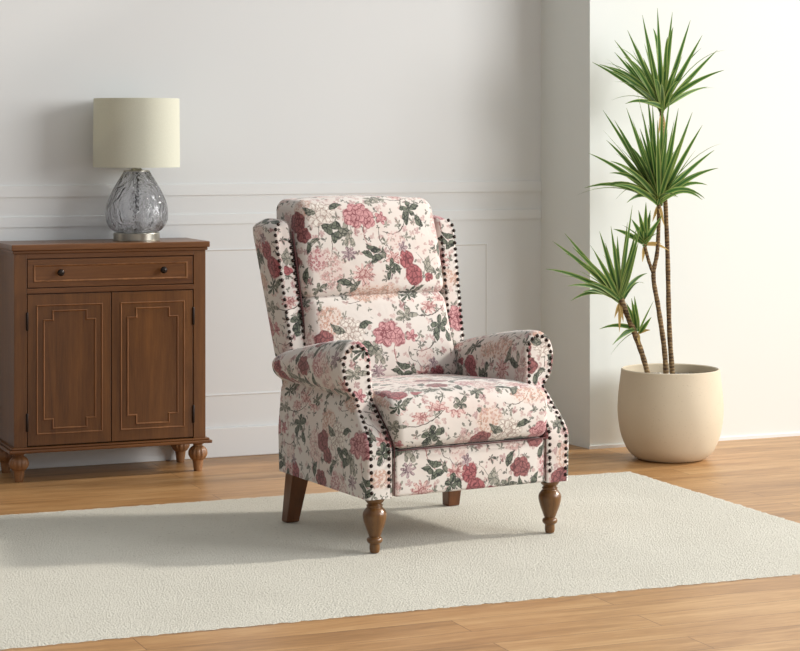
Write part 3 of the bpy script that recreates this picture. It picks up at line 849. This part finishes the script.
# ------------------------------------------------------------------ potted dracaena
PX, PY = 1.372, 1.225
cr = Vector((math.cos(R(22.5)), -math.sin(R(22.5)), 0)); fw = Vector((math.sin(R(22.5)), math.cos(R(22.5)), 0))
plant = thing('potted_plant', 'tall spiky dracaena houseplant in a beige stone pot beside the white wall corner', 'plant', (PX, PY, 0))
def pot_mat():
    m, t, p = mat('beige_stone_pot'); oc = t.n('ShaderNodeTexCoord').outputs['Object']
    a = t.noise(oc, 6, 3); sp = t.ss(t.voro(oc, 75), .12, .07)
    c = t.mix(a, lin((196, 182, 158)), lin((208, 196, 172))); c = t.mix(t.m('MULTIPLY', sp, .45), c, lin((140, 120, 96)))
    t.put(p.inputs['Base Color'], c); p.inputs['Roughness'].default_value = .7
    t.put(p.inputs['Normal'], t.bump(t.noise(oc, 150, 3), .1, .002)); return m
PP = smooth_profile([(.095, .0), (.125, .006), (.155, .035), (.176, .085), (.187, .14), (.190, .19), (.187, .25), (.180, .31), (.177, .337)], 5)
PIN = [(.173, .340), (.168, .337), (.172, .30), (.174, .27)]
obj('pot', lathe([(r*1.045, z) for r, z in PP+PIN], 72), pot_mat(), plant, angle=35)
def soil_mat():
    m, t, p = mat('grey_gravel_soil'); oc = t.n('ShaderNodeTexCoord').outputs['Object']
    v = t.voro(oc, 70, out='Color'); t.put(p.inputs['Base Color'], t.mix(t.sep(v)[0], lin((120, 110, 100)), lin((205, 200, 190))))
    t.put(p.inputs['Normal'], t.bump(t.voro(oc, 70), .8, .01)); p.inputs['Roughness'].default_value = .9; return m
bm = bmesh.new(); rings = []
for k in range(14):
    rr = .179*k/13
    rings.append([bm.verts.new((rr*math.cos(2*PI*i/48), rr*math.sin(2*PI*i/48), .305+.006*noise.noise(Vector((rr*math.cos(2*PI*i/48)*60, rr*math.sin(2*PI*i/48)*60, 0))))) for i in range(48)] if k else [bm.verts.new((0, 0, .306))])
for k in range(1, 14):
    for i in range(48):
        j = (i+1) % 48
        if k == 1: bm.faces.new((rings[0][0], rings[1][i], rings[1][j]))
        else: bm.faces.new((rings[k-1][i], rings[k][i], rings[k][j], rings[k-1][j]))
bmesh.ops.recalc_face_normals(bm, faces=bm.faces)
obj('soil', bm, soil_mat(), plant)
def bark_mat():
    m, t, p = mat('ringed_bark'); oc = t.n('ShaderNodeTexCoord').outputs['Object']
    z = t.sep(oc)[2]
    ring = t.m('SINE', t.m('ADD', t.m('MULTIPLY', z, 520), t.m('MULTIPLY', t.noise(oc, 40, 2), 5.0)))
    f = t.m('ADD', t.m('MULTIPLY', ring, .10), t.noise(oc, 60, 3))
    t.put(p.inputs['Base Color'], t.ramp(f, [(.3, lin((74, 54, 36))), (.75, lin((150, 124, 84)))]))
    p.inputs['Roughness'].default_value = .8; t.put(p.inputs['Normal'], t.bump(ring, .5, .003)); return m
M_BARK = bark_mat()
def blade_mat(name, dark, light, edge):
    m, t, p = mat(name)
    uv = t.n('ShaderNodeUVMap'); uv.uv_map = 'UVMap'; x, y, _ = t.sep(uv.outputs[0])
    c = t.mix(t.ss(t.m('ABSOLUTE', t.m('SUBTRACT', x, .5)), .02, .34), lin(dark), lin(light))
    c = t.mix(t.ss(t.m('ABSOLUTE', t.m('SUBTRACT', x, .5)), .34, .48), c, lin(edge))
    info = t.n('ShaderNodeTexCoord').outputs['Object']
    c = t.mix(t.m('MULTIPLY', t.noise(info, 14, 2), .5), c, lin(dark))
    t.put(p.inputs['Base Color'], c); p.inputs['Roughness'].default_value = .38
    tr = t.n('ShaderNodeBsdfTranslucent'); t.put(tr.inputs[0], c)
    mx = t.n('ShaderNodeMixShader'); mx.inputs[0].default_value = .34
    t.put(mx.inputs[1], p.outputs[0]); t.put(mx.inputs[2], tr.outputs[0])
    t.t.links.new(mx.outputs[0], m.node_tree.nodes['Material Output'].inputs[0]); return m
M_BLADE = blade_mat('dracaena_leaf', (50, 94, 44), (130, 168, 84), (208, 216, 134))
M_DRY = blade_mat('dry_leaf', (196, 164, 96), (220, 196, 136), (190, 150, 90))
# positions relative to the pot axis, in metres: a to the viewer's right, d away, z up
def at(a, d, z): return cr*a+fw*d+Vector((0, 0, z))
PXM = 7.92/2100
def pp(px, py, d=0.0):
    Z = 7.92+d; return at((px-400)*Z/2100-(668-400)*PXM, d, 1.22-(py-135)*Z/2100)
def trunk(pts, r0, r1):
    p = smooth_profile([tuple(q) for q in pts], 8); n = len(p)
    obj('trunk', tube(p, [(r0+(r1-r0)*i/(n-1))*.86*(1+.06*math.sin(i*1.9)) for i in range(n)], 12), M_BARK, plant)
trunk([pp(648, 385, -.02), pp(641, 358, -.02), pp(631, 330, -.03), pp(618.5, 299, -.03)], .011, .014)
trunk([pp(664, 385, -.03), pp(662, 350, -.03), pp(656, 308, -.03), pp(651, 276, -.03), pp(655, 250, -.03), pp(657, 204, -.03)], .0125, .0085)
trunk([pp(651, 274, -.03), pp(646, 260, -.035), pp(642, 244, -.035)], .008, .007)
trunk([pp(671, 385, .03), pp(667, 330, .03), pp(665, 250, .04), pp(662, 180, .04), pp(659, 110, .03)], .012, .009)
rnd = random.Random(4)
def blade(bm, uvl, p0, tip, sag=.12, w0=.0092, fold=.35, side=None, n=9):
    """a tapering folded strap leaf from p0 to tip, arching by sag"""
    p0, tip = Vector(p0), Vector(tip); ch = tip-p0; L = ch.length
    up = Vector((0, 0, 1)); ctrl = p0+ch*.5+up*sag*L*1.7
    P = [p0*(1-s)**2+ctrl*2*s*(1-s)+tip*s*s for s in [i/n for i in range(n+1)]]
    prev = None
    for i, c in enumerate(P):
        s = i/n; tg = (P[min(i+1, n)]-P[max(i-1, 0)]).normalized()
        sd_ = tg.cross(side or up)
        if sd_.length < .15: sd_ = tg.cross(fw)
        sd_.normalize(); nm = sd_.cross(tg).normalized()
        wd = w0*(.45+.55*min(1, s/.25))*(1-max(0, (s-.35)/.65)**1.5)+.0004
        r = [bm.verts.new(c-sd_*wd+nm*wd*fold), bm.verts.new(c-nm*wd*.0), bm.verts.new(c+sd_*wd+nm*wd*fold)]
        if prev:
            for k in (0, 1):
                f = bm.faces.new((prev[k], prev[k+1], r[k+1], r[k]))
                for l, (a_, b_) in zip(f.loops, ((k/2, s-1/n), ((k+1)/2, s-1/n), ((k+1)/2, s), (k/2, s))): l[uvl].uv = (a_, b_)
        prev = r
def crown(base, tips, extra, Lr, elev=(-10, 80), azr=(0, 360), w0=.009, dry=(), sidev=None, d0=-.03):
    bm = bmesh.new(); uvl = bm.loops.layers.uv.new('UVMap')
    b = pp(*base, d0)
    for tt in tips:
        px, py = tt[0], tt[1]; sag = tt[2] if len(tt) > 2 else .08
        dd = tt[3] if len(tt) > 3 else rnd.uniform(-.10, .05)
        L_ = math.hypot(px-base[0], py-base[1])
        blade(bm, uvl, b+Vector((rnd.uniform(-.006, .006), rnd.uniform(-.006, .006), rnd.uniform(-.012, .012))), pp(px, py, d0+dd), sag, w0, side=-fw if rnd.random() < .75 else None)
    for _ in range(extra):
        e = R(rnd.uniform(*elev)); a_ = R(rnd.uniform(*azr)); L_ = rnd.uniform(*Lr)
        d_ = at(math.cos(a_)*math.cos(e), math.sin(a_)*math.cos(e), math.sin(e))*L_
        tipp = b+d_
        wp = tipp+plant.location                       # keep leaves off the wall behind
        if wp.y > 1.53: tipp.y = 1.53-PY-rnd.uniform(0, .04)
        blade(bm, uvl, b+Vector((rnd.uniform(-.008, .008), rnd.uniform(-.008, .008), rnd.uniform(-.015, .01))), tipp, rnd.uniform(.04, .22), w0*rnd.uniform(.8, 1.1), side=-fw if rnd.random() < .5 else None)
    obj('leaves', bm, M_BLADE, plant)
    if dry:
        bm = bmesh.new(); uvl = bm.loops.layers.uv.new('UVMap')
        for px, py, sg_ in dry: blade(bm, uvl, b+Vector((0, 0, -.008)), pp(px, py, d0+rnd.uniform(-.03, .01)), sg_, .006, side=-fw)
        o = obj('leaves', bm, M_DRY, plant); o['label'] = 'withered yellow leaves'
crown((617.5, 300), [(543, 269, .10), (550, 241, .03), (562, 233, .02), (563, 253, .07), (557.5, 276, .10), (565, 286, .12), (568, 301, .18), (587, 244, .02), (597, 231, .02), (608.5, 226, 0), (630, 205, 0), (636, 242, -.04), (625, 222, 0), (634, 228, -.03), (575, 262, .06), (573, 277, .1), (586, 262, .04), (603, 243, 0), (615, 236, 0), (639, 222, -.03), (580, 292, .14), (592, 252, .02), (570, 247, .03), (628, 250, -.03), (585, 283, .12), (611, 248, 0)],
      8, (.15, .24), (0, 75), (20, 160), dry=[(617, 332, -.03), (612, 318, .02), (621, 322, -.03)])
crown((635.5, 331), [(597, 329, .14), (608, 355, .12), (610, 345, .10), (651, 301, 0), (629, 298, 0), (649, 317, .02), (624, 303, .02), (632, 296, 0), (617, 337, .15)], 2, (.08, .12), (10, 70), (0, 180), w0=.008, dry=[(648, 330, .08), (637, 345, 0)], d0=-.028)
crown((642, 243), [(611, 229, .08), (620, 225, .05), (643.5, 202, 0), (636, 210, .0), (654, 222, 0), (648, 210, 0), (629, 219, .03), (622, 238, .14), (657, 232, .02), (633, 228, .04), (660, 215, 0)], 4, (.08, .13), (10, 80), (0, 180), w0=.009, dry=[(667, 251, .15), (659, 244, .10), (640, 262, 0)], d0=-.035)
tl = [(586, 153, .06), (600.5, 110, .02), (600.5, 130, .04), (608, 161, .12), (607, 173, .16), (613, 200, .36), (624, 203, .22), (633.7, 87, 0), (624, 108, 0), (615, 145, .06), (650, 104, 0), (612, 120, .02), (640, 112, 0), (645, 95, 0), (618, 165, .10), (630, 120, 0), (604, 140, .05), (655, 120, 0), (622, 136, .03), (627, 152, .05), (613, 153, .08), (637, 135, 0), (617, 127, .02), (646, 125, 0)]
crown((656.5, 202), tl+[(660, 100, 0), (668, 92, 0), (676, 108, 0), (690, 112, 0), (700, 125, .02), (712, 150, .05), (716, 168, .1), (705, 185, .2), (684, 130, 0), (693, 150, .03), (672, 120, 0), (700, 200, .3), (665, 130, 0)], 26, (.17, .33), (0, 80), w0=.0092, dry=[(655, 232, -.03), (662, 226, 0), (650, 222, .05)])
tl = [(589.5, 62, .04), (603, 58, .03), (612, 40, .02), (618, 70, .05), (625, 30, 0), (640, 15, 0), (655, 8, 0), (670, 12, 0), (688, 20, 0), (700, 35, 0), (715, 50, .03), (722, 70, .08), (712, 88, .14), (612, 52, .03), (630, 50, .02), (645, 35, 0), (622, 60, .04), (634, 70, .04), (648, 50, 0), (665, 40, 0), (680, 55, 0), (632, 42, .02), (641, 58, 0), (606, 70, .08)]
crown((659.5, 110), tl, 26, (.18, .34), (5, 82), w0=.0092, dry=[(664, 140, 0), (656, 135, 0)], d0=.03)
